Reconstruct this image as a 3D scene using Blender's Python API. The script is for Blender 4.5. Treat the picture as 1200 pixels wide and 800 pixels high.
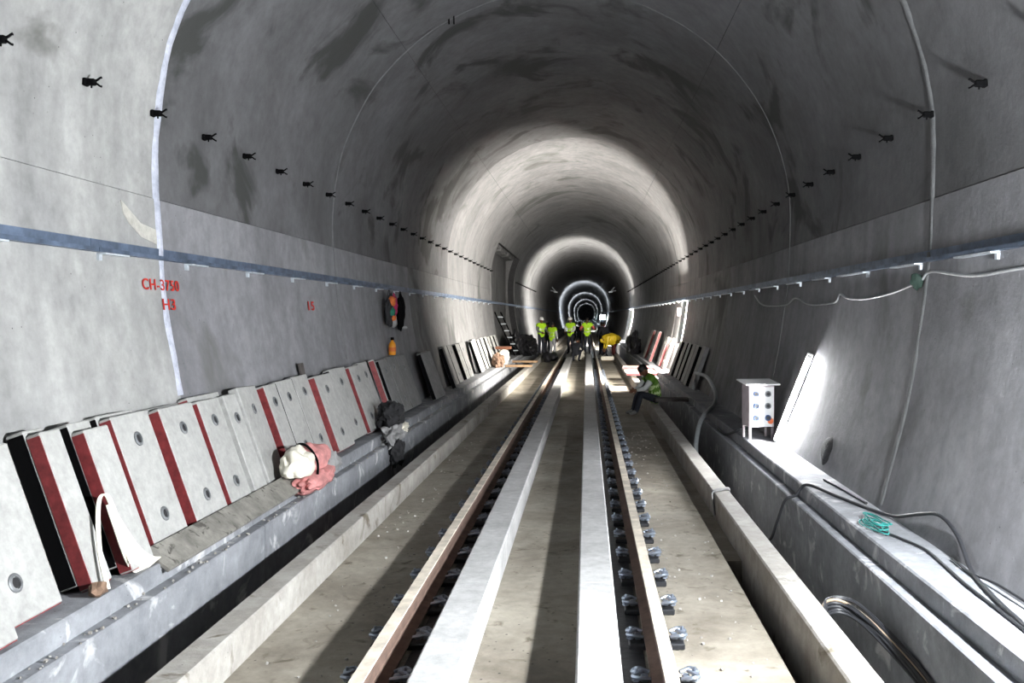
import bpy, bmesh, math, random
from mathutils import Vector, Matrix, Quaternion
random.seed(7)
for o in list(bpy.data.objects): bpy.data.objects.remove(o)
S = bpy.context.scene
C = S.collection
R = math.radians

# ------------------------------------------------------------------ camera, world, exposure
CAMX, CAMZ, FPX = 0.36, 1.81, 1050.0
cd = bpy.data.cameras.new('camera'); cam = bpy.data.objects.new('camera', cd); C.objects.link(cam)
cam.location = (CAMX, 0, CAMZ); cam.rotation_euler = (R(90), 0, 0)
cd.sensor_width = 36; cd.lens = 36*FPX/1200
cd.shift_x = -88/1200; cd.shift_y = -30/1200
cd.clip_start = .05; cd.clip_end = 900
S.camera = cam
w = bpy.data.worlds.new('world'); S.world = w; w.use_nodes = True
w.node_tree.nodes['Background'].inputs[0].default_value = (.5, .6, .75, 1)
w.node_tree.nodes['Background'].inputs[1].default_value = 0.0
S.view_settings.view_transform = 'Standard'; S.view_settings.look = 'None'
S.view_settings.gamma = 1; S.view_settings.use_curve_mapping = False
S.view_settings.exposure = 0.0
NEAR_P, FLOOR_P, RING_P, FAR_P, WORK_P = 5900, 850, 18000, 20000, 160   # lamp radiances

# ------------------------------------------------------------------ materials
def lin(c):
    return tuple((x/12.92 if x <= .04045 else ((x+.055)/1.055)**2.4) for x in c)
def new_mat(name):
    m = bpy.data.materials.new(name); m.use_nodes = True
    nt = m.node_tree; b = nt.nodes['Principled BSDF']
    return m, nt, b
def node(nt, t, **kw):
    n = nt.nodes.new(t)
    for k, v in kw.items(): setattr(n, k, v)
    return n
def noise(nt, vec, scale, detail=5, rough=.6, dist=0):
    n = node(nt, 'ShaderNodeTexNoise'); n.inputs['Scale'].default_value = scale
    n.inputs['Detail'].default_value = detail; n.inputs['Roughness'].default_value = rough
    n.inputs['Distortion'].default_value = dist
    nt.links.new(vec, n.inputs['Vector']); return n.outputs['Fac']
def ramp(nt, fac, stops):
    r = node(nt, 'ShaderNodeValToRGB'); e = r.color_ramp.elements
    while len(e) < len(stops): e.new(.5)
    for el, (p, c) in zip(e, stops): el.position = p; el.color = (*c, 1) if len(c) == 3 else c
    nt.links.new(fac, r.inputs[0]); return r.outputs[0]
def mix(nt, fac, a, b, mode='MIX'):
    n = node(nt, 'ShaderNodeMix', data_type='RGBA', blend_type=mode)
    for sock, v in ((n.inputs[0], fac), (n.inputs[6], a), (n.inputs[7], b)):
        if hasattr(v, 'links'): nt.links.new(v, sock)
        else: sock.default_value = v if not isinstance(v, tuple) else ((*v, 1) if len(v) == 3 else v)
    return n.outputs[2]
def concrete(name, base, dark, big=.6, fine=9, contrast=.5, rough=.85, bump=.25, stain=None, streak=None, speck=.0):
    """grey concrete: cloudy tone, fine grain, pores, optional stains and vertical streaks"""
    m, nt, b = new_mat(name)
    pos = node(nt, 'ShaderNodeNewGeometry').outputs['Position']
    n1 = noise(nt, pos, big, 6, .62, .4)
    col = ramp(nt, n1, [(.5-contrast/2, lin(dark)), (.5+contrast/2, lin(base))])
    n2 = noise(nt, pos, fine, 6, .7)
    g = ramp(nt, n2, [(.25, (.72,)*3), (.75, (1.12,)*3)])
    col = mix(nt, 1.0, col, g, 'MULTIPLY')
    if stain:
        sc, lo, hi, c = stain
        n3 = noise(nt, pos, sc, 5, .55, .8)
        f = ramp(nt, n3, [(lo, (0, 0, 0)), (hi, (1, 1, 1))])
        col = mix(nt, f, col, lin(c))
    if streak:
        mp = node(nt, 'ShaderNodeMapping'); mp.inputs['Scale'].default_value = (1, 1, .13)
        nt.links.new(pos, mp.inputs[0])
        n4 = noise(nt, mp.outputs[0], streak, 4, .6)
        g2 = ramp(nt, n4, [(.3, (.75,)*3), (.62, (1.08,)*3)])
        col = mix(nt, .8, col, g2, 'MULTIPLY')
    if speck:
        v = node(nt, 'ShaderNodeTexVoronoi'); v.inputs['Scale'].default_value = 14
        nt.links.new(pos, v.inputs['Vector'])
        f = ramp(nt, v.outputs['Distance'], [(speck*.6, (1, 1, 1)), (speck, (0, 0, 0))])
        n5 = noise(nt, pos, 1.3, 3); f5 = ramp(nt, n5, [(.5, (0, 0, 0)), (.6, (1, 1, 1))])
        f = mix(nt, 1.0, f, f5, 'MULTIPLY')
        col = mix(nt, f, col, lin(tuple(x*.45 for x in dark)))
    nt.links.new(col, b.inputs['Base Color'])
    b.inputs['Roughness'].default_value = rough
    bp = node(nt, 'ShaderNodeBump'); bp.inputs['Strength'].default_value = bump; bp.inputs['Distance'].default_value = .02
    nt.links.new(n2, bp.inputs['Height']); nt.links.new(bp.outputs[0], b.inputs['Normal'])
    return m
def plain(name, c, rough=.6, metal=0, var=.18, scale=12, bump=0.0):
    m, nt, b = new_mat(name)
    tc = node(nt, 'ShaderNodeTexCoord').outputs['Object']
    n = noise(nt, tc, scale, 5, .65)
    g = ramp(nt, n, [(.3, (1-var*1.4,)*3), (.7, (1+var*.6,)*3)])
    nt.links.new(mix(nt, 1.0, lin(c), g, 'MULTIPLY'), b.inputs['Base Color'])
    b.inputs['Roughness'].default_value = rough; b.inputs['Metallic'].default_value = metal
    if bump:
        bp = node(nt, 'ShaderNodeBump'); bp.inputs['Strength'].default_value = bump; bp.inputs['Distance'].default_value = .01
        nt.links.new(n, bp.inputs['Height']); nt.links.new(bp.outputs[0], b.inputs['Normal'])
    return m
def emitter(name, c, s):
    m, nt, b = new_mat(name)
    b.inputs['Base Color'].default_value = (.9, .9, .9, 1)
    b.inputs['Emission Color'].default_value = (*c, 1); b.inputs['Emission Strength'].default_value = s
    return m

M = {}
M['lining'] = concrete('lining_concrete', (.50, .50, .505), (.37, .37, .375), .55, 7, .45, .85, .25, (.55, .56, .68, (.30, .305, .30)), 3.2, .07)
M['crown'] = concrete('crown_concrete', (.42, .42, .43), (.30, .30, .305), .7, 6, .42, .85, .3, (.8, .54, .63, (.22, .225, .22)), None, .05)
M['lining_pale'] = concrete('pale_lining_concrete', (.68, .68, .67), (.55, .55, .55), .8, 7, .42, .85, .3, (.7, .60, .70, (.42, .42, .41)), 2.6, .08)
M['lining_mid'] = concrete('smooth_lining_concrete', (.56, .56, .575), (.44, .44, .455), .8, 7, .42, .85, .3, (.7, .60, .72, (.38, .38, .38)), 2.6, .09)
M['backing'] = concrete('raw_concrete', (.24, .24, .25), (.16, .16, .17), 1.2, 8, .5, .9, .6)
M['slab'] = concrete('track_slab_concrete', (.66, .635, .585), (.43, .40, .355), 1.1, 10, .42, .75, .3, (6.5, .60, .72, (.36, .33, .28)), None, .14)
M['invert'] = concrete('wet_invert_concrete', (.14, .14, .155), (.06, .06, .075), 1.5, 8, .4, .4, .3)
M['curb'] = concrete('curb_concrete', (.70, .69, .67), (.54, .52, .49), 2.2, 11, .45, .8, .3, (3.0, .60, .70, (.38, .35, .30)), None, .06)
M['beam'] = concrete('beam_concrete', (.77, .77, .77), (.65, .65, .65), 2.5, 13, .45, .7, .15)
M['bench'] = concrete('bench_concrete', (.62, .63, .65), (.46, .47, .49), 1.8, 10, .45, .8, .35, (3.4, .58, .68, (.76, .76, .77)), None, .08)
M['panel'] = concrete('precast_panel', (.70, .70, .69), (.62, .62, .61), 3, 15, .5, .7, .12)
M['panel_dim'] = concrete('shaded_precast_panel', (.56, .56, .56), (.45, .45, .45), 3, 15, .5, .75, .15)  # darker copy of the panel concrete, shade of the stretch between lamps in its colour
M['joint_white'] = concrete('white_joint_mortar', (.80, .81, .86), (.62, .64, .70), 5, 18, .4, .8, .5)
M['joint_grey'] = concrete('grey_joint_mortar', (.54, .55, .56), (.44, .45, .46), 5, 18, .4, .8, .5)
M['joint_dull'] = concrete('dull_joint_mortar', (.47, .475, .48), (.38, .385, .39), 5, 18, .4, .85, .5)
M['patch'] = concrete('dark_rough_patch', (.22, .22, .23), (.12, .12, .12), 6, 20, .4, .95, .8)
M['mortar'] = concrete('pale_mortar', (.76, .75, .72), (.66, .65, .62), 5, 18, .4, .85, .5)
M['red'] = plain('dark_red_paint', (.50, .19, .20), .6, 0, .35, 14)
M['edge_grey'] = plain('bare_panel_edge', (.30, .28, .27), .8)
M['dark'] = plain('bore_shadow_steel', (.16, .16, .17), .6, .3)
M['socket'] = plain('grey_steel_socket', (.52, .53, .54), .45, .5)
M['rail_top'] = plain('worn_rail_head', (.84, .80, .74), .6, 0, .3, 6)
M['rail_side'] = plain('rusty_rail_steel', (.42, .34, .30), .8, 0, .3, 8)
M['plate'] = plain('black_iron', (.13, .135, .15), .5, .2, .3)
M['trough'] = concrete('shaded_trough', (.17, .17, .18), (.09, .09, .10), 3, 12, .4, .4, .4)  # near-black tone holding the shade between rail and guard beam
M['clip'] = plain('galvanised_clip', (.62, .66, .72), .35, .7, .25)
M['galv'] = plain('galvanised_steel', (.42, .48, .57), .45, .5, .5, 3)
M['galv_light'] = plain('bright_bracket_steel', (.80, .83, .86), .4, .3, .2)
M['black'] = plain('black_plastic', (.025, .025, .03), .8)
M['black'].node_tree.nodes['Principled BSDF'].inputs['Specular IOR Level'].default_value = .08
M['cable'] = plain('grey_cable', (.16, .165, .18), .55)
M['cable_tan'] = plain('tan_cable', (.62, .55, .47), .6)
M['wire'] = plain('pale_wire', (.62, .63, .64), .5)
M['hose'] = plain('grey_hose', (.62, .64, .65), .5)
M['teal'] = plain('teal_rope', (.18, .52, .50), .7)
M['boxpaint'] = plain('white_enamel', (.90, .90, .90), .4, 0, .08)
M['boxside'] = plain('box_side_enamel', (.72, .68, .70), .5, 0, .15)
M['blue'] = plain('blue_socket', (.16, .30, .50), .4)
M['orange'] = plain('orange_sticker', (.85, .42, .22), .6)
M['cloth_white'] = plain('white_cloth', (.90, .88, .82), .9, 0, .12, 8, .3)
M['cloth_pink'] = plain('faded_pink_cloth', (.82, .56, .55), .9, 0, .35, 7, .3)
M['cloth_dark'] = plain('dark_cloth', (.16, .16, .17), .9, 0, .3, 7, .3)
M['cloth_grey'] = plain('grey_cloth', (.60, .60, .60), .9, 0, .3, 7, .3)
M['cloth_mag'] = plain('magenta_cloth', (.62, .14, .32), .85, 0, .3, 7)
M['cloth_green'] = plain('green_cloth', (.10, .40, .32), .85)
M['cloth_orange'] = plain('orange_cloth', (.80, .42, .20), .85)
M['amber'] = plain('amber_plastic', (.86, .56, .12), .3, 0, .15)
M['wood'] = plain('raw_timber', (.58, .47, .36), .8, 0, .3, 9)
M['brown'] = plain('brown_board', (.42, .26, .18), .8, 0, .3)
M['brown_dark'] = plain('dark_brown_enamel', (.13, .085, .075), .7)
M['sackbrown'] = plain('brown_paper_sack', (.52, .42, .35), .85, 0, .4, 9, .4)
M['tarp'] = plain('dark_tarpaulin', (.10, .10, .12), .6, 0, .4, 5, .3)
M['pinkslab'] = plain('pink_dusty_panel', (.70, .46, .42), .8, 0, .35, 7)
M['skin'] = plain('skin', (.42, .28, .20), .55, 0, .08)
M['hair'] = plain('black_hair', (.04, .035, .03), .6)
M['helmet'] = plain('white_helmet', (.93, .93, .93), .35, 0, .05)
M['vest'] = plain('yellow_green_vest', (.70, .90, .12), .7, 0, .1)
M['vest_dull'] = plain('green_vest', (.36, .52, .16), .75, 0, .12)
M['reflect'] = plain('reflective_tape', (.78, .86, .62), .4, .1)
M['yellow'] = plain('yellow_raincoat', (.93, .80, .18), .5, 0, .18, 6)
M['shirt_grey'] = plain('grey_shirt', (.45, .46, .46), .85)
M['shirt_white'] = plain('pale_shirt', (.80, .81, .80), .85)
M['shirt_pink'] = plain('pink_shirt', (.78, .38, .36), .85)
M['shirt_dark'] = plain('dark_shirt', (.10, .11, .14), .85)
M['trouser_dark'] = plain('dark_trousers', (.12, .13, .17), .85)
M['trouser_pale'] = plain('pale_trousers', (.66, .66, .68), .85)
M['trouser_red'] = plain('maroon_trousers', (.30, .10, .10), .85)
M['boot'] = plain('dark_boots', (.09, .08, .08), .7)
M['boot_grey'] = plain('dusty_boots', (.38, .38, .37), .8)
M['paint_red'] = plain('red_wall_paint', (.72, .16, .12), .8, 0, .3)

# ------------------------------------------------------------------ builders
def tag(o, label, cat, group=None):
    o['label'] = label; o['category'] = cat
    if group: o['group'] = group
    return o
def structure(o, label=None):
    o['kind'] = 'structure'
    if label: o['label'] = label
    return o
def empty(name, loc):
    o = bpy.data.objects.new(name, None); o.empty_display_size = .1
    C.objects.link(o); o.location = loc; return o
class MB:
    """collects shapes (world coordinates) for one mesh"""
    def __init__(s): s.v = []; s.f = []; s.m = []
    def add(s, vs, fs, mi=0):
        n = len(s.v); s.v += [Vector(p) for p in vs]
        s.f += [tuple(i+n for i in f) for f in fs]; s.m += [mi]*len(fs); return s
    def box(s, c, d, rot=None, mi=0):
        c = Vector(c); h = Vector(d)/2
        vs = [Vector((x*h.x, y*h.y, z*h.z)) for x in (-1, 1) for y in (-1, 1) for z in (-1, 1)]
        if rot is not None: vs = [rot @ p for p in vs]
        return s.add([p+c for p in vs], [(0,1,3,2), (4,6,7,5), (0,4,5,1), (2,3,7,6), (0,2,6,4), (1,5,7,3)], mi)
    def cbox(s, c, d, ch, rot=None, mi=0):
        """box with chamfered edges"""
        bm = bmesh.new(); bmesh.ops.create_cube(bm, size=1)
        for v in bm.verts: v.co = Vector((v.co.x*d[0], v.co.y*d[1], v.co.z*d[2]))
        bmesh.ops.bevel(bm, geom=list(bm.edges), offset=ch, segments=1, affect='EDGES')
        bm.verts.index_update()
        vs = [v.co.copy() for v in bm.verts]; fs = [tuple(v.index for v in f.verts) for f in bm.faces]; bm.free()
        if rot is not None: vs = [rot @ p for p in vs]
        c = Vector(c); return s.add([p+c for p in vs], fs, mi)
    def prism(s, prof, y0, y1, mi=0):
        """closed xz profile (counter-clockwise seen from -y) pushed along y"""
        n = len(prof); vs = [(x, y0, z) for x, z in prof]+[(x, y1, z) for x, z in prof]
        fs = [(i, i+n, (i+1) % n+n, (i+1) % n) for i in range(n)]+[tuple(range(n)), tuple(range(2*n-1, n-1, -1))]
        return s.add(vs, fs, mi)
    def tube(s, pts, r, n=8, closed=False, mi=0, cap=True):
        pts = [Vector(p) for p in pts]; m = len(pts); rr = r if isinstance(r, (list, tuple)) else [r]*m
        vs = []; up = Vector((0, 0, 1)); prev = None
        for i, p in enumerate(pts):
            a = pts[(i-1) % m] if (closed or i) else p; b = pts[(i+1) % m] if (closed or i < m-1) else p
            t = (b-a).normalized()
            if prev is None:
                u = t.cross(up)
                if u.length < .05: u = t.cross(Vector((1, 0, 0)))
            else:
                u = prev-t*prev.dot(t)
                if u.length < 1e-4: u = t.cross(Vector((1, 0, .3)))
            u.normalize(); prev = u; wv = t.cross(u)
            for k in range(n):
                an = 2*math.pi*k/n; vs.append(p+(u*math.cos(an)+wv*math.sin(an))*rr[i])
        fs = []
        for i in range(m if closed else m-1):
            for k in range(n):
                a = i*n+k; b = i*n+(k+1) % n; j = (i+1) % m
                fs.append((a, b, j*n+(k+1) % n, j*n+k))
        if not closed and cap: fs += [tuple(range(n-1, -1, -1)), tuple(range((m-1)*n, m*n))]
        return s.add(vs, fs, mi)
    def lathe(s, prof, c, axis=(0, 0, 1), n=16, mi=0):
        """(radius, height) profile turned about axis at c"""
        q = Vector((0, 0, 1)).rotation_difference(Vector(axis)); c = Vector(c); vs = []; fs = []
        for r, h in prof:
            for k in range(n):
                a = 2*math.pi*k/n; vs.append(c+q @ Vector((r*math.cos(a), r*math.sin(a), h)))
        m = len(prof)
        for i in range(m-1):
            for k in range(n): fs.append((i*n+k, i*n+(k+1) % n, (i+1)*n+(k+1) % n, (i+1)*n+k))
        fs += [tuple(range(n-1, -1, -1)), tuple(range((m-1)*n, m*n))]
        return s.add(vs, fs, mi)
    def ribbon(s, pts, side, th, mi=0):
        """strap: half-width vectors side[i] at pts[i], thickness th"""
        pts = [Vector(p) for p in pts]; vs = []; m = len(pts)
        for i, p in enumerate(pts):
            t = (pts[min(i+1, m-1)]-pts[max(i-1, 0)]).normalized(); sd = Vector(side[i] if isinstance(side, list) else side)
            nn = t.cross(sd).normalized()*th/2
            vs += [p-sd-nn, p+sd-nn, p+sd+nn, p-sd+nn]
        fs = []
        for i in range(m-1):
            for k in range(4): fs.append((i*4+k, i*4+(k+1) % 4, (i+1)*4+(k+1) % 4, (i+1)*4+k))
        fs += [(3, 2, 1, 0), tuple(range(4*m-4, 4*m))]
        return s.add(vs, fs, mi)
    def lump(s, c, d, seed=0, amp=.25, freq=2.2, sub=3, flat=None, mi=0, octv=4):
        """crumpled rounded mass"""
        from mathutils import noise as mn
        bm = bmesh.new(); bmesh.ops.create_icosphere(bm, subdivisions=sub, radius=1)
        off = Vector((seed*3.1, seed*1.7, seed*.9)); vs = []
        for v in bm.verts:
            p = v.co*(1+amp*mn.fractal(v.co*freq+off, .8, 2.1, octv))
            p = Vector((p.x*d[0]/2, p.y*d[1]/2, p.z*d[2]/2))+Vector(c)
            if flat is not None and p.z < flat: p.z = flat
            vs.append(p)
        bm.verts.index_update(); fs = [tuple(v.index for v in f.verts) for f in bm.faces]; bm.free()
        return s.add(vs, fs, mi)
    def mesh(s, name, mats, org=(0, 0, 0), smooth=False):
        me = bpy.data.meshes.new(name); org = Vector(org)
        me.from_pydata([tuple(p-org) for p in s.v], [], s.f)
        for m in (mats if isinstance(mats, (list, tuple)) else [mats]): me.materials.append(m)
        me.polygons.foreach_set('material_index', s.m)
        if smooth: me.polygons.foreach_set('use_smooth', [True]*len(me.polygons))
        bm = bmesh.new(); bm.from_mesh(me); bmesh.ops.recalc_face_normals(bm, faces=bm.faces); bm.to_mesh(me); bm.free()
        if smooth and hasattr(me, 'set_sharp_from_angle'): me.set_sharp_from_angle(angle=R(50))
        me.update(); return me
    def build(s, name, mats, parent=None, smooth=False, org=None):
        if parent is not None: org = wloc(parent)
        elif org is None:
            lo = [min(p[i] for p in s.v) for i in range(3)]; hi = [max(p[i] for p in s.v) for i in range(3)]
            org = ((lo[0]+hi[0])/2, (lo[1]+hi[1])/2, lo[2])
        o = bpy.data.objects.new(name, s.mesh(name, mats, org, smooth)); C.objects.link(o)
        if parent is not None: o.parent = parent
        else: o.location = org
        return o
def wloc(o):
    p = Vector(o.location)
    while o.parent: o = o.parent; p += Vector(o.location)
    return p
def copy_tree(o, parent=None):
    c = o.copy(); C.objects.link(c); c.parent = parent
    for ch in list(o.children): copy_tree(ch, c)
    return c
def spline(P, n=8, closed=False):
    P = [Vector(p) for p in P]; m = len(P); out = []
    for i in range(m if closed else m-1):
        if closed: a, b, c, d = P[(i-1) % m], P[i], P[(i+1) % m], P[(i+2) % m]
        else: a, b, c, d = P[max(i-1, 0)], P[i], P[i+1], P[min(i+2, m-1)]
        for k in range(n):
            t = k/n
            out.append(.5*((2*b)+(c-a)*t+(2*a-5*b+4*c-d)*t*t+(3*b-a-3*c+d)*t**3))
    if not closed: out.append(P[-1])
    return out

# ------------------------------------------------------------------ tunnel section
RC, ZC = 3.23, 3.17
def wall_x(z):
    """half width of the lining at height z"""
    if z >= ZC: return math.sqrt(max(0, RC*RC-(z-ZC)**2))
    return RC-10+math.sqrt(100-(ZC-z)**2)
def section(z0, z1, n, side):
    """points and outward normals along the lower/upper wall from z0 to z1"""
    out = []
    a0 = z_to_t(z0); a1 = z_to_t(z1)
    for i in range(n+1):
        p, nn = t_pt(a0+(a1-a0)*i/n); out.append((Vector((side*p[0], p[1])), Vector((side*nn[0], nn[1]))))
    return out
# t: arc parameter, t<0 lower wall (arc of radius 10), t>0 crown circle angle*RC
def z_to_t(z): return 10*math.asin((z-ZC)/10) if z < ZC else RC*math.asin(min(1, (z-ZC)/RC))
def t_pt(t):
    if t < 0:
        a = t/10; return (RC-10+10*math.cos(a), ZC+10*math.sin(a)), (math.cos(a), math.sin(a))
    a = t/RC; return (RC*math.cos(a), ZC+RC*math.sin(a)), (math.cos(a), math.sin(a))
def arc_slab(mb, pts, y0, y1, d0, d1, mi=0):
    """curved slab between offsets d0 (inside face) and d1 along the normals"""
    prof = [p+n*d0 for p, n in pts]+[p+n*d1 for p, n in reversed(pts)]
    k = len(prof); h = k//2
    vs = [(p.x, y0, p.y) for p in prof]+[(p.x, y1, p.y) for p in prof]
    fs = [(i, (i+1) % k, (i+1) % k+k, i+k) for i in range(k)]
    for i in range(h-1):
        fs.append((i, k-1-i, k-2-i, i+1)); fs.append((i+k, i+1+k, 2*k-2-i, 2*k-1-i))
    return mb.add(vs, fs, mi)
ZB, ZS1, ZS2 = .17, 2.78, 5.55          # wall foot and the two long formwork seams
Y_BACK, Y_END = -14, 430
JOINTS = [7.45-5.2*4+5.2*i for i in range(16)]          # -13.35 .. 64.65
wl = structure(empty('wall_left', (-3, 20, 0)), 'curved grey concrete lining of the tunnel wall beside the red-edged panels')
wr = structure(empty('wall_right', (3, 20, 0)), 'curved grey concrete lining of the tunnel wall beside the socket box')
ce = structure(empty('ceiling', (0, 20, 6)), 'grey concrete crown of the tunnel vault')
NICHE = (33.45, 43.85)
def seam(z, s): return section(z, z+.001, 1, s)
for y0, y1 in zip(JOINTS[:-1], JOINTS[1:]):
    g = .004; rr = random.uniform(-.004, .006)
    for s, par in ((-1, wl), (1, wr)):
        lm = M['lining_pale'] if s < 0 and y0 < 7 else M['lining']      # an older, paler casting
        niche = s < 0 and NICHE[0]-.1 < y0 < NICHE[1]-.1
        if not niche:
            arc_slab(MB(), section(ZB, ZS1-.003, 12, s), y0+g, y1-g, rr, .08).build('lining_panel', M['lining_mid'] if (s < 0 and 7 < y0 < 17) or (s > 0 and y0 < 17) else lm, par, True)
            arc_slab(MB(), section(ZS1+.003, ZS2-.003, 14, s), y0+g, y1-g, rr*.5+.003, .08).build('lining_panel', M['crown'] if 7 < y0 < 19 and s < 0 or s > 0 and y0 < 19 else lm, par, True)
        else:
            arc_slab(MB(), section(4.55, ZS2-.006, 6, s), y0+g, y1-g, rr*.5, .08).build('lining_panel', M['lining'], par, True)
        arc_slab(MB(), section(4.55 if niche else ZB, ZS2+.3, 22, s), y0, y1, .016, .3).build('backing', M['backing'], par, True)
    t2 = z_to_t(ZS2)+.003; tm = RC*math.pi/2
    pts = []
    for i in range(25):
        a = (t2+(2*tm-2*t2)*i/24)/RC
        pts.append((Vector((RC*math.cos(a), ZC+RC*math.sin(a))), Vector((math.cos(a), math.sin(a)))))
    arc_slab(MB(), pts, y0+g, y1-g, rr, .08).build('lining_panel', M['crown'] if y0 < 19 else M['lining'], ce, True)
    arc_slab(MB(), pts, y0, y1, .016, .3).build('backing', M['backing'], ce, True)
# far lining, too far to tell its castings apart
mbf = MB()
for s, par in ((-1, wl), (1, wr)):
    arc_slab(MB(), section(ZB, ZS2, 24, s), JOINTS[-1], Y_END, 0, .3).build('far_lining', M['lining'], par, True)
arc_slab(MB(), pts, JOINTS[-1], Y_END, 0, .3).build('far_lining', M['lining'], ce, True)
# niche in the left wall
mb = MB(); n0, n1 = NICHE
mb.box((-3.72, (n0+n1)/2, 2.2), (.2, n1-n0+.6, 5.4)); mb.box((-3.65, n0-.16, 2.2), (.9, .3, 5.4))
mb.box((-3.65, n1+.16, 2.2), (.9, .3, 5.4)); mb.box((-3.7, (n0+n1)/2, 4.75), (1.0, n1-n0+.6, .3))
for a in range(9): mb.cbox((-3.35-.1*random.random(), n0+.3+a*1.15, 4.57+.08*random.random()), (.4, 1.0, .25), .06, Matrix.Rotation(random.uniform(-.2, .2), 3, 'Y'))
mb.build('niche_lining', M['lining'], wl)
we = structure(MB().box((0, Y_END+.2, 2.8), (7.6, .3, 7.6)).build('wall_back', M['backing']), 'dark far end of the tunnel')
wb = structure(MB().box((0, Y_BACK+.4, 2.8), (7.6, .3, 7.6)).build('wall_front', M['backing']), 'concrete bulkhead behind the viewpoint')

# mortar strips over the first ring joint
def joint_strip(name, side, z0, y, wd, mat, th, label, top=None):
    mb = MB(); a0 = z_to_t(z0); a1 = RC*math.pi/2 if top is None else z_to_t(top)
    vs = []; fs = []; n = 46
    for i in range(n+1):
        (px, pz), (nx, nz) = t_pt(a0+(a1-a0)*i/n)
        ww = wd*(.75+.45*random.random()); yo = y+.012*math.sin(i*.9)+random.uniform(-.006, .006)
        for yy, d in ((yo-ww/2, -.003), (yo-ww*.28, th), (yo+ww*.28, th), (yo+ww/2, -.003)):
            vs.append((side*(px-nx*d), yy, pz-nz*d))
    for i in range(n):
        for k in range(3): fs.append((i*4+k, i*4+k+1, (i+1)*4+k+1, (i+1)*4+k))
    o = mb.add(vs, fs).build(name, mat, None, True); structure(o, label); return o
joint_strip('trim_1', -1, 1.15, 7.45, .115, M['joint_white'], .012, 'white mortar strip over the ring joint above the red lettering')
joint_strip('trim_2', 1, .25, 7.42, .10, M['joint_dull'], .010, 'grey mortar strip over the ring joint of the right wall')
joint_strip('trim_3', 1, .3, 12.65, .03, M['joint_dull'], .005, 'thin mortar line over a ring joint behind the glowing tube')
joint_strip('trim_4', -1, 1.2, 12.65, .04, M['joint_dull'], .005, 'thin grey mortar line beside the red-edged panels')

# ------------------------------------------------------------------ floor, beams, curbs, benches
ZF = -.22
fl = structure(empty('floor', (0, 20, -.62)), 'concrete track bed of the tunnel with wet side drains')
MB().box((0, 208, -.72), (5.8, 444, .2)).build('invert', M['invert'], fl)
MB().prism([(-1.72, -.62), (1.525, -.62), (1.525, ZF-.015), (1.51, ZF), (-1.72, ZF)], Y_BACK, Y_END).build('track_slab', M['slab'], fl)
MB().prism([(1.525, -.62), (1.70, -.62), (1.70, ZF-.02), (1.525, ZF-.02)], 7.5, Y_END).build('gutter_fill', M['slab'], fl)
def run(par, name, prof, joints, mat, gap=.008):
    for y0, y1 in zip(joints[:-1], joints[1:]):
        dz = random.uniform(-.003, .003)
        MB().prism([(x, z+(dz if z > -.5 else 0)) for x, z in prof], y0+gap/2, y1-gap/2).build(name, mat, par)
BJ = [6.09-5.2*3+5.2*i for i in range(15)]+[150, Y_END]
for s in (-1, 1): MB().prism([(s*.54, ZF-.01), (s*.70, ZF-.01), (s*.70, ZF+.006), (s*.54, ZF+.006)], Y_BACK, 200).build('trough_shade', M['trough'], fl)  # dark strips painting in the shade of rail and beam along the troughs
for n_, s in ((5, -1), (6, 1)):
    t = structure(empty('trim_%d' % n_, (s*.42, 20, ZF)), 'white concrete guard beam running inside the %s rail' % ('brown-sided' if s < 0 else 'clip-lined'))
    a, b = .30, .54
    prof = [(s*a, ZF), (s*b, ZF), (s*b, -.012), (s*(b-.012), 0), (s*(a+.012), 0), (s*a, -.012)]
    run(t, 'beam_segment', prof, BJ, M['beam'])
CJ = [4.1-5.2*3+5.2*i for i in range(15)]+[150, Y_END]
for n_, s in ((7, -1), (8, 1)):
    t = structure(empty('trim_%d' % n_, (s*1.75, 20, ZF)), 'concrete kerb between the track slab and the %s side drain' % ('panel-lined' if s < 0 else 'cable-filled'))
    a, b = 1.655, 1.835
    prof = [(s*a, -.62), (s*b, -.62), (s*b, -.012), (s*(b-.012), 0), (s*(a+.012), 0), (s*a, -.012)]
    run(t, 'kerb_segment', prof, CJ, M['curb'])
for n_, s in ((9, -1), (10, 1)):
    t = structure(empty('trim_%d' % n_, (s*2.55, 20, 0)), 'raised concrete walkway bench along the wall %s' % ('under the leaning panels' if s < 0 else 'under the socket box'))
    prof = [(s*2.30, -.62), (s*2.30, .07), (s*2.312, .08), (s*2.40, .08), (s*2.40, .198), (s*2.412, .21), (s*2.83, .21), (s*2.83, -.62)]
    run(t, 'bench_segment', prof, [-14, -8.2, -3, 2.2, 7.4]+[7.4+5.2*i for i in range(1, 11)]+[150, Y_END], M['bench'])
bn = MB().box((-3.45, (n0+n1)/2, -.2), (1.25, n1-n0, .8)).build('niche_floor', M['bench'], bpy.data.objects['trim_9'])

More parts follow.
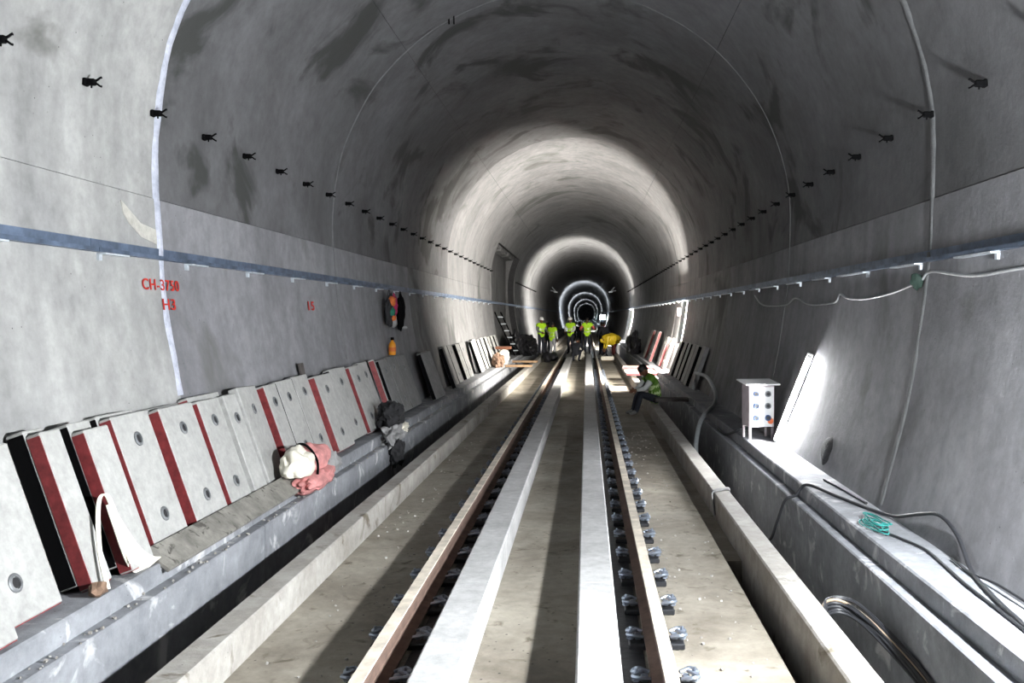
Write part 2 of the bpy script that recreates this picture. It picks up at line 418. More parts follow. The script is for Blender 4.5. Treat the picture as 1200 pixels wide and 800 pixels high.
# ------------------------------------------------------------------ rails and fasteners
FS = .636
RAILP = [(-.075, -.172), (.075, -.172), (.075, -.160), (.018, -.143), (.0085, -.125), (.0085, -.052), (.036, -.036), (.036, -.008), (.028, 0), (-.028, 0), (-.036, -.008), (-.036, -.036), (-.0085, -.052), (-.0085, -.125), (-.018, -.143), (-.075, -.160)]
def fastener_proto(x, y, par):
    zb = ZF
    p = MB().cbox((x, y, zb+.02), (.34, .15, .040), .008).build('fastener', M['plate'], par)
    for s in (-1, 1):
        cx = x+s*.125
        pts = spline([(x+s*.085, y-.05, zb+.075), (cx+s*.02, y-.07, zb+.09), (cx+s*.055, y-.03, zb+.085), (cx+s*.0, y, zb+.10), (cx+s*.055, y+.03, zb+.085), (cx+s*.02, y+.07, zb+.09), (x+s*.085, y+.05, zb+.075)], 4)
        mc = MB().tube(pts, .011, 6); mc.cbox((cx-s*.012, y, zb+.064), (.04, .05, .034), .006)
        mc.build('clip', M['clip'], p, True)
        mb = MB(); mb.lathe([(.024, 0), (.024, .012), (.016, .012), (.016, .05), (.008, .055), (.008, .075)], (cx+s*.035, y, zb+.048), n=6)
        mb.build('bolt', M['clip'], p)
    return p
for s, lab in ((-1, 'brown-sided steel rail without clips in sight, beside the shaded floor strip'), (1, 'steel rail lined with bright clips, beside the kerb with the rag')):
    rx = s*.785
    rt = tag(empty('rail', (rx, 20, ZF)), lab, 'rail', None)
    MB().prism([(rx+a, b) for a, b in RAILP], Y_BACK+1, 200).build('rail_profile', M['rail_side'], rt)
    MB().prism([(rx-.038, -.004), (rx+.038, -.004), (rx+.036, .0015), (rx-.036, .0015)], Y_BACK+1, 200).build('running_surface', M['rail_top'], rt)
    f0 = fastener_proto(rx, 3.60, rt); kids = [f0]
    for i in range(1, 62):
        y = 3.60+FS*i
        c = f0.copy(); C.objects.link(c); c.parent = rt; c.location = Vector(f0.location)+Vector((0, FS*i, 0))
        if i < 46:
            for ch in f0.children:
                d = ch.copy(); C.objects.link(d); d.parent = c

# ------------------------------------------------------------------ lamps
def wall_lamp(y, label, power, col, face=1, z0=1.08, z1=2.17, group=None):
    """slim batten standing off the right wall, its tube on the side away from the viewpoint"""
    a = Vector((wall_x(z0)-.062, y, z0)); b = Vector((wall_x(z1)-.062, y, z1)); d = (b-a).normalized()
    rot = Matrix((d.cross(Vector((0, 1, 0)))*-1, Vector((0, 1, 0)), d)).transposed()
    t = tag(empty('tube_lamp', ((a.x+b.x)/2+.05, y, z0-.05)), label, 'lamp', group)
    c = (a+b)/2; L = (b-a).length
    MB().cbox(c+rot @ Vector((0, 0, 0)), (.115, .03, L+.1), .006, rot).build('housing', M['boxpaint'], t)
    MB().tube([a+Vector((0, face*.045, 0)), b+Vector((0, face*.045, 0))], .016, 10).build('tube', emitter('lamp_glow', col, power), t, True)
    for p in (a, b): MB().cbox(p+Vector((0, face*.03, 0)), (.05, .06, .035), .005, rot).build('tube_holder', M['boxside'], t)
    for p in (a+d*.2, b-d*.2): MB().cbox(p+Vector((.04, 0, 0)), (.05, .05, .04), .004).build('wall_bracket', M['galv'], t)
    return t
P = Vector((2.93, 3.3, 1.92)); fd = Vector((-.80, .60, -.03)).normalized(); sd_ = fd.cross(Vector((0, 0, 1))).normalized(); rot = Matrix((sd_, fd, sd_.cross(fd))).transposed()
t = tag(empty('wall_flood_light', P), 'compact flood light on the wall near the end of the teal rope cable', 'lamp')
h = MB().cbox(P, (.30, .07, .24), .01, rot).build('lamp_head', M['black'], t)
MB().cbox(P+fd*.036, (.25, .012, .19), .003, rot).build('lamp_glass', emitter('near_flood_glow', (.94, .975, 1), NEAR_P), h)
MB().tube(spline([P-sd_*.16, P-sd_*.16-fd*.1, P-fd*.14, P+sd_*.16-fd*.1, P+sd_*.16], 4), .01, 6).build('yoke', M['galv'], t)
MB().tube([P-fd*.14, Vector((wall_x(1.92)-.005, P.y-.05, 1.92))], .015, 6).build('stem', M['galv'], t)
wall_lamp(25.2, 'slim tube lamp on the wall above the pink panels and by the junction box', RING_P, (1, .95, .86))
wall_lamp(54.5, 'slim tube lamp on the wall just beyond the workers', RING_P, (1, .95, .87))
for yy in (119, 176, 248, 330):
    wall_lamp(yy, 'slim tube lamp far down the tunnel wall', FAR_P, (.86, .93, 1), group='tube lamps far down the tunnel')
# fallen lamp leaning against the foot of the right wall, turned to the viewpoint
a = Vector((2.745, 11.32, .232)); b = Vector((wall_x(1.36)-.055, 10.62, 1.36)); d = (b-a).normalized()
t = tag(empty('tube_lamp', a), 'glowing tube lamp leaning on the wall beside the white socket box', 'lamp')
sx = d.cross(Vector((-.25, -1, 0))).normalized(); sy = sx.cross(d).normalized(); rot = Matrix((sx, -sy, d)).transposed()
MB().cbox((a+b)/2, (.075, .03, (b-a).length), .006, rot).build('housing', M['boxpaint'], t)
MB().tube([a+sy*.036+d*.05, b+sy*.036-d*.05], .017, 10).build('tube', emitter('leaning_lamp_glow', (.97, .98, 1), FLOOR_P), t, True)
for p in (a+d*.03, b-d*.03): MB().cbox(p+sy*.025, (.045, .055, .03), .005, rot).build('tube_holder', M['boxpaint'], t)
# flood light on a stand among the far workers
P = Vector((1.42, 61, ZF))
t = tag(empty('flood_light', P), 'dazzling flood light on a stand behind the workers', 'lamp')
mb = MB(); mb.tube([P+Vector((0, 0, .55)), P+Vector((0, 0, 1.7))], .025, 8); mb.build('pole', M['galv'], t)
for k in range(3):
    an = k*2.094+.4; MB().tube([P+Vector((0, 0, .75)), P+Vector((.45*math.cos(an), .45*math.sin(an), .015))], .018, 6).build('leg', M['galv'], t)
h = MB().cbox(P+Vector((0, .06, 1.93)), (.40, .12, .36), .02).build('lamp_head', M['black'], t)
MB().cbox(P+Vector((0, -.008, 1.93)), (.34, .02, .30), .006).build('lamp_glass', emitter('flood_glow', (.75, .87, 1), WORK_P), h)

# ------------------------------------------------------------------ cable trays on both walls
for s, lab in ((-1, 'blue-grey galvanised cable tray along the wall above the red lettering'), (1, 'galvanised cable tray along the wall above the glowing tube and sagging wire')):
    z = 2.305 if s < 0 else 2.29
    xw = wall_x(z); xc = s*(xw-.035)
    t = tag(empty('cable_tray', (s*xw, 20, z)), lab, 'cable tray')
    y = -11.0; k = 0
    while y < 118:
        L = 2.9 if y < 60 else 14
        hh = .0 if (s < 0 and y < 33 and y+L > 33.4) or False else 0
        prof = [(xc-s*-.035, z-.035), (xc-s*.035, z-.035), (xc-s*.035, z-.005), (xc-s*.029, z-.005), (xc-s*.029, z-.029), (xc+s*.029, z-.029), (xc+s*.029, z+.06), (xc+s*.035, z+.06)]
        MB().prism(prof, y+.004, y+L-.004).build('channel', M['galv'], t); y += L; k += 1
    y = 5.05 if s < 0 else 4.7; k = 0
    while y < 60:
        if not (s < 0 and NICHE[0]-.2 < y < NICHE[1]+.2):
            L = .34 if s < 0 else (.62 if k % 3 else .95)
            mb = MB(); mb.box((xc-s*.004, y+L/2, z-.043), (.075, L, .012)); mb.box((xc+s*.02, y+.02, z-.068), (.03, .04, .05))
            mb.build('bracket', M['galv_light'], t)
        y += 1.42; k += 1

# ------------------------------------------------------------------ forked anchors
ZA = 3.47
xa = wall_x(ZA)
def anchor_proto(s):
    o0 = Vector((s*xa, 5.38, ZA)); i = -s
    t = empty('wall_anchor', o0)
    m1 = MB(); m1.cbox(o0+Vector((i*.042, 0, 0)), (.09, .045, .046), .009); m1.cbox(o0+Vector((i*.015, 0, 0)), (.03, .054, .056), .008)
    m1.tube([o0+Vector((i*.055, 0, -.02)), o0+Vector((i*.055, 0, -.042))], .006, 6)
    m1.build('body', M['black'], t)
    for up in (1, -1):
        MB().tube([o0+Vector((i*.075, 0, up*.006)), o0+Vector((i*.098, 0, up*.015)), o0+Vector((i*.118, 0, up*.030)), o0+Vector((i*.128, 0, up*.032))], [.009, .008, .007, .009], 6).build('prong', M['black'], t)
    return t
for s, lab, grp in ((-1, 'black forked anchor in the row on the wall above the panels', 'forked anchors on the wall above the panels'), (1, 'black forked anchor in the row on the wall above the socket box', 'forked anchors on the wall above the socket box')):
    p = tag(anchor_proto(s), lab, 'anchor', grp)
    p.location.y = 5.38 if s < 0 else 5.42
    for i in range(1, 58):
        y = p.location.y+.985*i
        if s < 0 and NICHE[0]-.1 < y < NICHE[1]+.1: continue
        c = copy_tree(p); c.location.y = y
# paired stubs in the crown
for x, y in ((-.55, 7.6), (-.02, 10.9), (-1.55, 12.6), (.12, 8.9)):
    z = ZC+math.sqrt(RC**2-x*x)
    t = tag(empty('ceiling_stub', (x, y, z-.1)), 'pair of short black rods hanging from the crown', 'anchor', 'paired rods in the crown')
    for k in (-1, 1): MB().tube([(x+k*.035, y, z+.03), (x+k*.035, y+.02, z-.09)], .010, 6).build('rod', M['black'], t)
# pale brackets further in
for s in (-1, 1):
    z = 4.2; x = s*(wall_x(z)); y = 84
    t = tag(empty('wall_bracket', (x, y, z)), 'pale forked bracket high on the wall %s' % ('beyond the niche' if s < 0 else 'above the flood light'), 'bracket')
    MB().tube([(x+s*.05, y, z), (x-s*.5, y, z-.12)], .05, 6).build('arm', M['galv_light'], t)
    MB().tube([(x+s*.05, y, z+.5), (x-s*.45, y, z-.05)], .045, 6).build('stay', M['galv_light'], t)
    MB().cbox((x-s*.5, y, z-.16), (.35, .3, .08), .01).build('seat_plate', M['galv_light'], t)

# ------------------------------------------------------------------ precast panels
ALPHA = R(19.5)
def panel(s, y0, wd, off=0, twist=0, red=True, L=.98, mat='panel', roll=0, lab=None, grp=None, holes=2, th=.088, edge='red', lift=0):
    """slab leaning back on the wall; s=-1 left wall. near edge at y0, width wd, offset off off the wall"""
    v = Vector((s*math.sin(ALPHA), 0, math.cos(ALPHA))); nrm = Vector((-s*math.cos(ALPHA), 0, math.sin(ALPHA)))
    u = Vector((0, 1, 0))
    org = Vector((s*2.60, y0, .247+lift))+Vector((-s*off, 0, 0))
    if twist:
        q = Matrix.Rotation(-s*R(twist), 3, v); u = q @ u; nrm = q @ nrm
    if roll:
        q = Matrix.Rotation(s*R(roll), 3, nrm); u = q @ u; v = q @ v
    def pt(a, b, c): return org+u*a+v*b+nrm*c
    # keep the lowest corner on the bench
    lo = min(pt(a, 0, c).z for a in (0, wd) for c in (0, -th))
    org = org+Vector((0, 0, .212+lift-lo))
    rot = Matrix((u, v, nrm)).transposed()
    t = empty('precast_panel', org)
    tag(t, lab, 'panel', grp)
    MB().cbox(pt(wd/2, L/2, -th/2), (wd, L, th), .008, rot).build('slab', M[mat], t)
    if red:
        MB().box(pt(-.001, L/2-.005, -th/2), (.006, L-.03, th-.012), rot).build('painted_edge', M[edge], t)  # red is real paint; black edges paint in the dark gaps beside the slabs
        MB().box(pt(wd/2, -.001, -th/2), (wd-.02, .006, th-.012), rot).build('painted_edge', M[edge], t)
    if holes:
        for b in ((.22*L, .80*L) if holes == 2 else (.76*L,)):
            c = pt(wd/2, b, 0)
            r0 = min(.052, wd*.2)
            k = MB().lathe([(r0, -.012), (r0, .006), (r0*.86, .010), (r0*.62, .010), (r0*.58, -.004), (r0*.2, -.004)], c, nrm, 18).build('lifting_socket', M['socket'], t, True)
            MB().lathe([(r0*.56, .0), (r0*.56, .0035), (r0*.4, .0035)], c, nrm, 14).build('bore', M['dark'], k)
    return t
GR = 'pale panels leaning along the wall by the drain'
L_ = [  # near edge y, width, offset, twist, edge colour, material, label, sockets, length
 (3.88, .66, .20, 0, 'red', 'panel', 'foremost pale panel of the row, overlapping the one behind it', 2),
 (4.52, .62, .08, 0, 'red', 'panel', 'pale panel partly behind the foremost panel of the row', 2),
 (5.42, .20, .12, 0, 'red', 'panel', 'narrow red-edged panel behind the white sling', 0),
 (5.415, .18, .026, 0, 'black', 'panel', 'black-edged panel added as the dark gap beside the narrow panel with the sling', 0, .11),
 (5.79, .28, .165, 0, 'red', 'panel', 'narrow red-edged panel between a black gap and a broad panel', 0),
 (5.785, .25, .07, 0, 'black', 'panel', 'black-edged panel added as the dark gap beside the narrow panel next to the sling', 0, .155),
 (6.27, .50, .095, 0, 'red', 'panel', 'broad red-edged panel, first behind the tilted concrete board', 2),
 (6.262, .48, .0, 0, 'black', 'panel', 'black-edged panel added as the dark gap beside the first broad panel by the board', 0),
 (6.96, .56, .095, 0, 'red', 'panel', 'broad red-edged panel below the red lettering', 2),
 (6.952, .54, .0, 0, 'red', 'panel', 'red-edged panel half hidden behind the broad panel below the lettering', 0),
 (7.64, .42, .095, 0, 'red', 'panel', 'red-edged panel just before the sack with the white mouth', 2),
 (7.70, .62, .0, 0, 'red', 'panel', 'panel mostly hidden behind the one before the white-mouthed sack', 1),
 (8.08, .28, .09, 0, '', 'panel', 'narrow pale panel tucked against a red-edged one by the white sack', 1),
 (8.47, .66, .07, 7, '', 'panel', 'single-socket pale panel turned outward right behind the pink and white sack', 1),
 (9.26, .34, .03, 0, 'red', 'panel', 'narrow pale panel beside the outward turned panel', 2),
 (9.54, .50, .03, 0, 'black', 'panel', 'plain pale panel, second beyond the outward turned panel', 2),
 (10.07, .52, .03, 0, 'black', 'panel', 'plain pale panel just before the panel with the grey stub', 2),
 (10.60, .66, .11, 0, 'red', 'panel', 'red-edged panel with a short grey stub standing behind its top', 2),
 (11.52, .72, .03, 0, 'black', 'panel', 'plain pale panel between the grey stub and the dark jacket', 2),
 (12.34, .60, .06, 0, 'red', 'panel', 'red-edged panel beside the dark draped jacket', 2),
 (13.08, .50, .0, 0, 'black', 'panel', 'plain pale panel right behind the dark draped jacket', 2),
 (13.70, .46, .08, 12, 'red', 'panel', 'red-edged panel just before the panel with the amber bottle', 2),
 (14.34, .58, .0, 0, 'black', 'panel_dim', 'plain grey panel next to the one with the amber bottle', 2),
 (14.97, .62, .0, 0, 'black', 'panel_dim', 'grey panel with the amber bottle on its top', 2),
 (15.64, .80, .0, 0, 'black', 'panel_dim', 'wide grey panel under the black hanging bag', 1),
 (17.20, .60, .14, -8, 'black', 'panel_dim', 'grey panel standing off the wall beyond the wide one, before a dark gap', 0),
 (17.86, .72, .02, 0, 'black', 'panel_dim', None, 0),
 (19.95, .20, .12, 0, 'black', 'panel_dim', 'narrow grey panel standing alone between two pairs', 0),
 (20.70, .60, .0, 0, 'black', 'panel_dim', None, 0),
 (21.40, .62, .0, 0, 'black', 'panel_dim', None, 2),
 (22.70, .60, .0, 0, 'black', 'panel_dim', None, 2),
 (23.40, .70, .0, 0, 'black', 'panel_dim', None, 2),
 (25.30, .60, .06, 0, 'black', 'panel', 'brightly lit panel at the start of the glowing wall band', 2),
 (26.10, .70, .0, 0, 'black', 'panel', None, 2),
 (27.10, .60, .0, 0, 'black', 'panel', None, 2),
 (28.00, .70, .0, 0, 'black', 'panel', None, 2),
 (29.20, .60, .0, 0, 'black', 'panel', None, 2),
 (30.00, .60, .0, 0, 'black', 'panel', None, 2),
 (31.00, .60, .0, 0, 'black', 'panel', None, 2),
 (32.10, .60, .0, 0, 'black', 'panel', 'last panel of the row before the niche', 2)]
for y0, wd, off, tw, red, mat, lab, hl, *th_ in L_:
    if lab is None: lab = 'plain grey panel in the far part of the row before the niche'
    y0 *= .953 if y0 < 8 else (.967 if y0 < 9.5 else .977)      # distance follows from how far the slab stands off the wall
    panel(-1, y0, wd, off, tw, bool(red), .94+random.uniform(-.02, .015), mat, 0, lab, GR, hl, edge=red or 'red', th=th_[0] if th_ else .088)
panel(1, 19.3, .55, .0, 0, False, .96, 'panel_dim', 0, 'dark grey panel leaning on the wall behind the drooping hose', 'panels behind the seated worker', 0)
for y0, wd in ((20.1, .5), (20.9, .55), (21.8, .5), (22.6, .6), (23.6, .55)):
    panel(1, y0, wd, random.uniform(0, .05), 0, True, .96, 'panel_dim', 0, 'dim panel in the row leaning behind the seated worker', 'panels behind the seated worker', 0, edge='black')  # black edges stand in for the dark gaps between these slabs
for y0, wd, lab in ((26.6, .7, 'bright panel leaning on the wall under the junction box'), (28.2, .8, 'panel leaning between the junction box and the pink slabs')):
    panel(1, y0, wd, .0, 0, True, .96, 'panel', 0, lab, 'panels behind the seated worker', 2)
for y0, wd, lab in ((31.0, .9, 'broad red-edged panel leaning over the stack of pink slabs'), (33.6, 1.0, 'red-edged panel leaning on the wall beyond the pink slabs')):
    panel(1, y0, wd, .10, 0, True, 1.10, 'panel', 0, lab, 'panels behind the seated worker', 2)
# flat pink slabs over the right drain
for i, (y, z, rz) in enumerate(((26.2, .082, .06), (27.0, .082, -.04), (27.9, .082, .05), (28.0, .165, -.08))):
    rot = Matrix.Rotation(rz, 3, 'Z')
    t = tag(empty('flat_slab', (2.0, y, z)), ('dusty pink slab bridging the drain beside the seated worker' if i < 3 else 'dusty pink slab lying on top of the other pink slabs'), 'panel', 'pink slabs over the drain')
    MB().cbox((1.98, y, z+.04), (1.0, .62, .075), .008, rot).build('slab', M['panel'], t)
    MB().box(Vector((1.98, y, z+.04))+rot @ Vector((0, -.312, 0)), (.97, .006, .06), rot).build('painted_edge', M['red'], t)
    MB().box((1.98, y, z+.079), (.9, .5, .004), rot).build('dust_coat', M['pinkslab'], t)
# stub behind panel top, grey
t = tag(MB().cbox((-2.955, 10.48, 1.06), (.03, .13, .40), .005, Matrix.Rotation(-.2, 3, 'Y')).build('timber_stub', M['edge_grey']), 'short grey board standing behind the top of a red-edged panel', 'board')

# concrete board lying tilted on the bench rim
rot = Matrix.Rotation(-math.atan2(.20, .185)+math.pi, 3, 'Y')
u = Vector((-.19, 0, .15)).normalized(); nn = Vector((.15, 0, .19)).normalized(); rot = Matrix((u, Vector((0, 1, 0)), nn)).transposed()
tag(MB().cbox((-2.428, 7.30, .225), (.21, 3.0, .035), .006, rot).build('concrete_board', concrete('mottled_board', (.58, .57, .54), (.40, .39, .37), 5, 14, .4, .85, .4, (9, .58, .66, (.28, .27, .25)))), 'long mottled concrete board lying tilted along the bench in front of the panels', 'board')

# ------------------------------------------------------------------ things on the left
# white lifting sling
pts = spline([(-2.42, 5.20, .225), (-2.50, 5.26, .42), (-2.555, 5.34, .62), (-2.575, 5.40, .715), (-2.565, 5.46, .715), (-2.53, 5.48, .60), (-2.48, 5.50, .42), (-2.44, 5.52, .29)], 6)
n = len(pts); sd = [Vector((.008, .010+.018*max(0, i/n-.5)*2, 0)) for i in range(n)]
t = tag(empty('lifting_sling', (-2.42, 5.35, .21)), 'white webbing sling looped up against the red-edged panels', 'sling')
MB().ribbon(pts, sd, .010).build('webbing', M['cloth_white'], t, True)
mb = MB(); fp = spline([(-2.555, 5.46, .66), (-2.50, 5.49, .50), (-2.455, 5.53, .36), (-2.435, 5.62, .26), (-2.43, 5.74, .218)], 5); k = len(fp)
mb.ribbon(fp, [Vector((.012, .012, 0)).lerp(Vector((.025, .075, .03)), min(1, 1.4*i/k)) for i in range(k)], .008); mb.build('flap', M['cloth_white'], t, True)
tag(MB().lump((-2.435, 5.12, .25), (.09, .12, .09), 3, .35, 2, 2, .211).build('stone', M['sackbrown']), 'small brown broken stone at the foot of the white sling', 'stone')
# pink and white sack
t = tag(empty('cloth_sack', (-2.40, 8.55, .21)), 'crumpled pink sack with a wide white mouth lying on the bench', 'sack')
mb = MB(); mb.lump((-2.40, 8.95, .37), (.30, .62, .34), 5, .30, 1.3, 4, .30, octv=2); mb.build('body', M['cloth_pink'], t, True)
mb = MB(); mb.lump((-2.40, 8.50, .38), (.27, .42, .36), 9, .34, 1.5, 4, .30, octv=2.5); mb.build('mouth', M['cloth_white'], t, True)
mb = MB(); mb.lump((-2.33, 8.85, .20), (.24, 1.0, .20), 12, .40, 1.5, 4, .09, octv=2.5); mb.build('skirt', M['cloth_pink'], t, True)
mb = MB(); mb.lump((-2.36, 9.35, .27), (.26, .55, .26), 17, .35, 1.4, 4, .10, octv=2.5); mb.build('tail', M['cloth_grey'], t, True)
mb = MB(); mb.tube(spline([(-2.50, 8.60, .50), (-2.42, 8.68, .57), (-2.33, 8.70, .52), (-2.26, 8.70, .40), (-2.245, 8.66, .28)], 5), .013, 6); mb.build('strap', M['black'], t, True)
# dark jacket draped over the rim
t = tag(empty('draped_jacket', (-2.35, 12.3, .21)), 'dark and grey jacket draped over the bench edge into the drain', 'clothing')
MB().lump((-2.385, 12.5, .40), (.32, .66, .42), 21, .42, 1.8, 4, .225).build('bundle', M['cloth_dark'], t, True)
MB().lump((-2.30, 12.25, .16), (.26, .75, .30), 25, .5, 2, 4).build('sleeve', M['cloth_grey'], t, True)
MB().lump((-2.22, 12.15, -.02), (.18, .42, .40), 31, .4, 2, 4).build('hanging_panel', M['cloth_dark'], t, True)
MB().lump((-2.26, 12.62, .22), (.2, .4, .16), 35, .45, 2, 4).build('lining_patch', M['cloth_white'], t, True)
# amber bottle on a panel top
t = tag(empty('bottle', (-2.945, 15.2, 1.15)), 'amber bottle with a dark cap standing on a panel top', 'bottle')
MB().lathe([(.055, 0), (.062, .02), (.062, .16), (.05, .20), (.022, .23), (.022, .25)], (-2.945, 15.2, 1.148), n=16).build('body', M['amber'], t, True)
MB().lathe([(.028, .25), (.03, .255), (.03, .295), (.024, .30)], (-2.945, 15.2, 1.148), n=12).build('cap', M['black'], t)
MB().lathe([(.063, .06), (.064, .065), (.064, .125), (.063, .13)], (-2.945, 15.2, 1.148), n=16).build('label_band', M['cloth_orange'], t)
# hanging bags
def hang(y, wd, h, parts, lab, seed):
    x = -(wall_x(2.0)-.16); z = 2.23
    t = tag(empty('hanging_bag', (x, y, z-h)), lab, 'bag')
    MB().lump((x, y, z-.06-h/2), (.16, wd, h), seed, .22, 1.6, 4).build('body', M[parts[0]], t, True)
    MB().tube(spline([(x-.02, y-.06, z-.12), (x-.01, y-.05, z+.0), (x-.01, y, z+.015), (x-.01, y+.05, z), (x-.02, y+.06, z-.12)], 5), .008, 6).build('handle', M[parts[0]], t, True)
    for k, (m, dy, dz, sy_, sz_) in enumerate(parts[1]):
        MB().lump((x+.05, y+dy, z-.06-h/2+dz), (.13, sy_, sz_), seed+k+2, .3, 1.8, 3).build('patch', M[m], t, True)
    return t
hang(15.25, .36, .56, ('cloth_dark', [('cloth_mag', .10, .10, .22, .38), ('cloth_orange', -.06, .17, .12, .16), ('cloth_green', -.07, -.01, .14, .14), ('cloth_grey', .06, -.16, .16, .22), ('cloth_orange', -.02, -.12, .1, .1)]), 'multicoloured bag hanging from the cable tray beside a black one', 41)
hang(16.15, .30, .60, ('black', [('cloth_grey', .02, -.27, .08, .06)]), 'black bag hanging from the cable tray beside a multicoloured one', 51)
# pale sack with brown board, timber, brown sack
t = tag(empty('cement_sack', (-2.34, 29.6, .21)), 'white sack standing upright on the bench with a brown board on it', 'sack')
MB().lump((-2.40, 29.6, .45), (.36, .40, .60), 61, .2, 1.6, 4, .211).build('body', M['cloth_white'], t, True)
MB().cbox((-2.40, 29.6, .76), (.50, .45, .09), .01).build('board', M['brown'], t)
tag(MB().lump((-2.41, 27.9, .40), (.40, .7, .5), 66, .35, 1.8, 4, .211).build('paper_sack', M['sackbrown']), 'crumpled brown sack on the bench against the last panels', 'sack')
tag(MB().cbox((-2.0, 30.3, .12), (1.0, .22, .075), .01, Matrix.Rotation(.12, 3, 'Z')).build('timber_plank', M['wood']), 'pale timber plank bridging the drain near the white sack', 'plank')
tag(MB().cbox((-2.02, 33.2, .12), (1.1, .26, .075), .01, Matrix.Rotation(-.08, 3, 'Z')).build('timber_plank', M['wood']), 'timber plank bridging the drain beside the leaning ladder', 'plank')
# ladder by the niche
t = tag(empty('ladder', (-2.6, 35.5, .21)), 'dark ladder with pale rungs leaning across the wall niche', 'ladder')
A = Vector((-2.45, 36.2, .23)); B = Vector((-3.12, 34.9, 1.95))
ev = Vector((.10, .16, 0))
for k in (-1, 1): MB().tube([A+ev*k, B+ev*k], .03, 6).build('stile', M['black'], t)
for i in range(6):
    p = A.lerp(B, (i+.7)/6.4); MB().tube([p-ev, p+ev], .025, 6).build('rung', M['galv_light'], t)
# tarpaulin heaps
t = tag(MB().lump((-2.35, 39.2, .42), (.9, 2.2, 1.15), 71, .55, 2.3, 4, .10).build('tarp_heap', M['tarp'], None, True), 'dark covered heap on the bench beside the standing workers', 'heap')
t = tag(MB().lump((-2.55, 36.9, .55), (.5, 1.1, 1.1), 75, .5, 2.3, 4, .211).build('tarp_heap', M['tarp'], None, True), 'dark covered heap behind the leaning ladder', 'heap')
t = tag(MB().lump((2.36, 38.5, .5), (.55, 2.6, 1.1), 79, .5, 2.3, 4, .211).build('tarp_heap', M['tarp'], None, True), 'dark covered heap against the wall beyond the red-edged panels', 'heap')
# sack and tray between the workers
tag(MB().lump((-.02, 40.9, .06), (.55, .7, .62), 83, .28, 1.6, 4, ZF+.002).build('cloth_sack', M['cloth_white'], None, True), 'white sack standing between the guard beams among the workers', 'sack')
t = tag(empty('tool_tray', (1.28, 41, ZF)), 'cream tray standing on the slab beside the clip-lined rail', 'tray')
MB().cbox((1.28, 41, ZF+.06), (.56, 1.5, .05), .01).build('tray_base', M['cloth_white'], t)
for k in (-1, 1): MB().cbox((1.28+k*.27, 41, ZF+.14), (.04, 1.5, .14), .008).build('tray_side', M['cloth_white'], t)
MB().cbox((1.28, 40.27, ZF+.14), (.50, .04, .14), .008).build('tray_end', M['cloth_white'], t)
for k in (-1, 1): MB().cbox((1.28, 41+k*.5, ZF+.018), (.5, .08, .036), .005).build('runner', M['wood'], t)

# ------------------------------------------------------------------ things on the right
# socket box on legs
bx, by = 2.60, 11.75
t = tag(empty('socket_box', (bx, by, .21)), 'white hooded electric socket box on legs standing on the bench', 'electrical box')
rz = Matrix.Rotation(R(8), 3, 'Z'); O = Vector((bx, by, 0))
def bp(x, y, z): return O+rz @ Vector((x, y, z))
body = MB().cbox(bp(0, 0, .64), (.34, .30, .54), .008, rz).build('cabinet', M['boxside'], t)
face = MB().cbox(bp(.0, -.153, .63), (.325, .012, .515), .004, rz).build('front_panel', M['boxpaint'], t)
mb = MB(); mb.add([bp(-.23, -.21, .915), bp(.23, -.21, .915), bp(.23, .2, .955), bp(-.23, .2, .955), bp(-.23, -.21, .932), bp(.23, -.21, .932), bp(.23, .2, .972), bp(-.23, .2, .972)], [(0, 3, 2, 1), (4, 5, 6, 7), (0, 1, 5, 4), (1, 2, 6, 5), (2, 3, 7, 6), (3, 0, 4, 7)])
mb.build('hood', M['boxpaint'], t)
for i in range(3):
    for j in (-1, 1):
        c = bp(j*.08, -.159, .80-.155*i); nr = rz @ Vector((0, -1, 0))
        k = MB().lathe([(.040, 0), (.040, .018), (.034, .028), (.030, .028), (.027, .010), (.01, .010)], c, nr, 16).build('socket', M['blue'] if j < 0 or i == 2 else M['socket'], t, True)
        MB().lathe([(.024, .011), (.024, .014), (.01, .014)], c, nr, 12).build('socket_core', M['dark'], k)
MB().lathe([(.04, 0), (.04, .003), (.02, .003)], bp(.115, -.160, .45), rz @ Vector((0, -1, 0)), 12).build('sticker', M['orange'], t)
for i in (-1, 1):
    for j in (-1, 1): MB().cbox(bp(i*.15, j*.13, .30), (.03, .03, .18), .003, rz).build('leg', M['boxside'], t)
# junction box by the ring lamp
t = tag(empty('junction_box', (wall_x(1.9)-.06, 26.6, 1.8)), 'small brown junction box on the wall beside a tube lamp', 'electrical box')
MB().cbox((wall_x(1.9)-.07, 26.6, 1.93), (.12, .30, .26), .01).build('case', M['brown_dark'], t)
MB().cbox((wall_x(1.9)-.135, 26.6, 1.93), (.012, .27, .23), .004).build('cover', M['brown_dark'], t)
# dark rough patch at the wall foot
mb = MB(); vs = [(wall_x(.42)-.024, 9.3, .42)]; fs = []; nseg = 22
for ring_ in (.6, 1):
    for k in range(nseg):
        an = 2*math.pi*k/nseg; rr = ring_*(1+.10*math.sin(3*an+1)+.05*math.sin(7*an)); z = .42+.15*rr*math.sin(an)
        vs.append((wall_x(z)-(.022 if ring_ < 1 else -.004), 9.3+.19*rr*math.cos(an), z))
fs = [(0, 1+k, 1+(k+1) % nseg) for k in range(nseg)]+[(1+k, 1+nseg+k, 1+nseg+(k+1) % nseg, 1+(k+1) % nseg) for k in range(nseg)]
mb.add(vs, fs).build('rough_patch', M['patch'], wr, True)
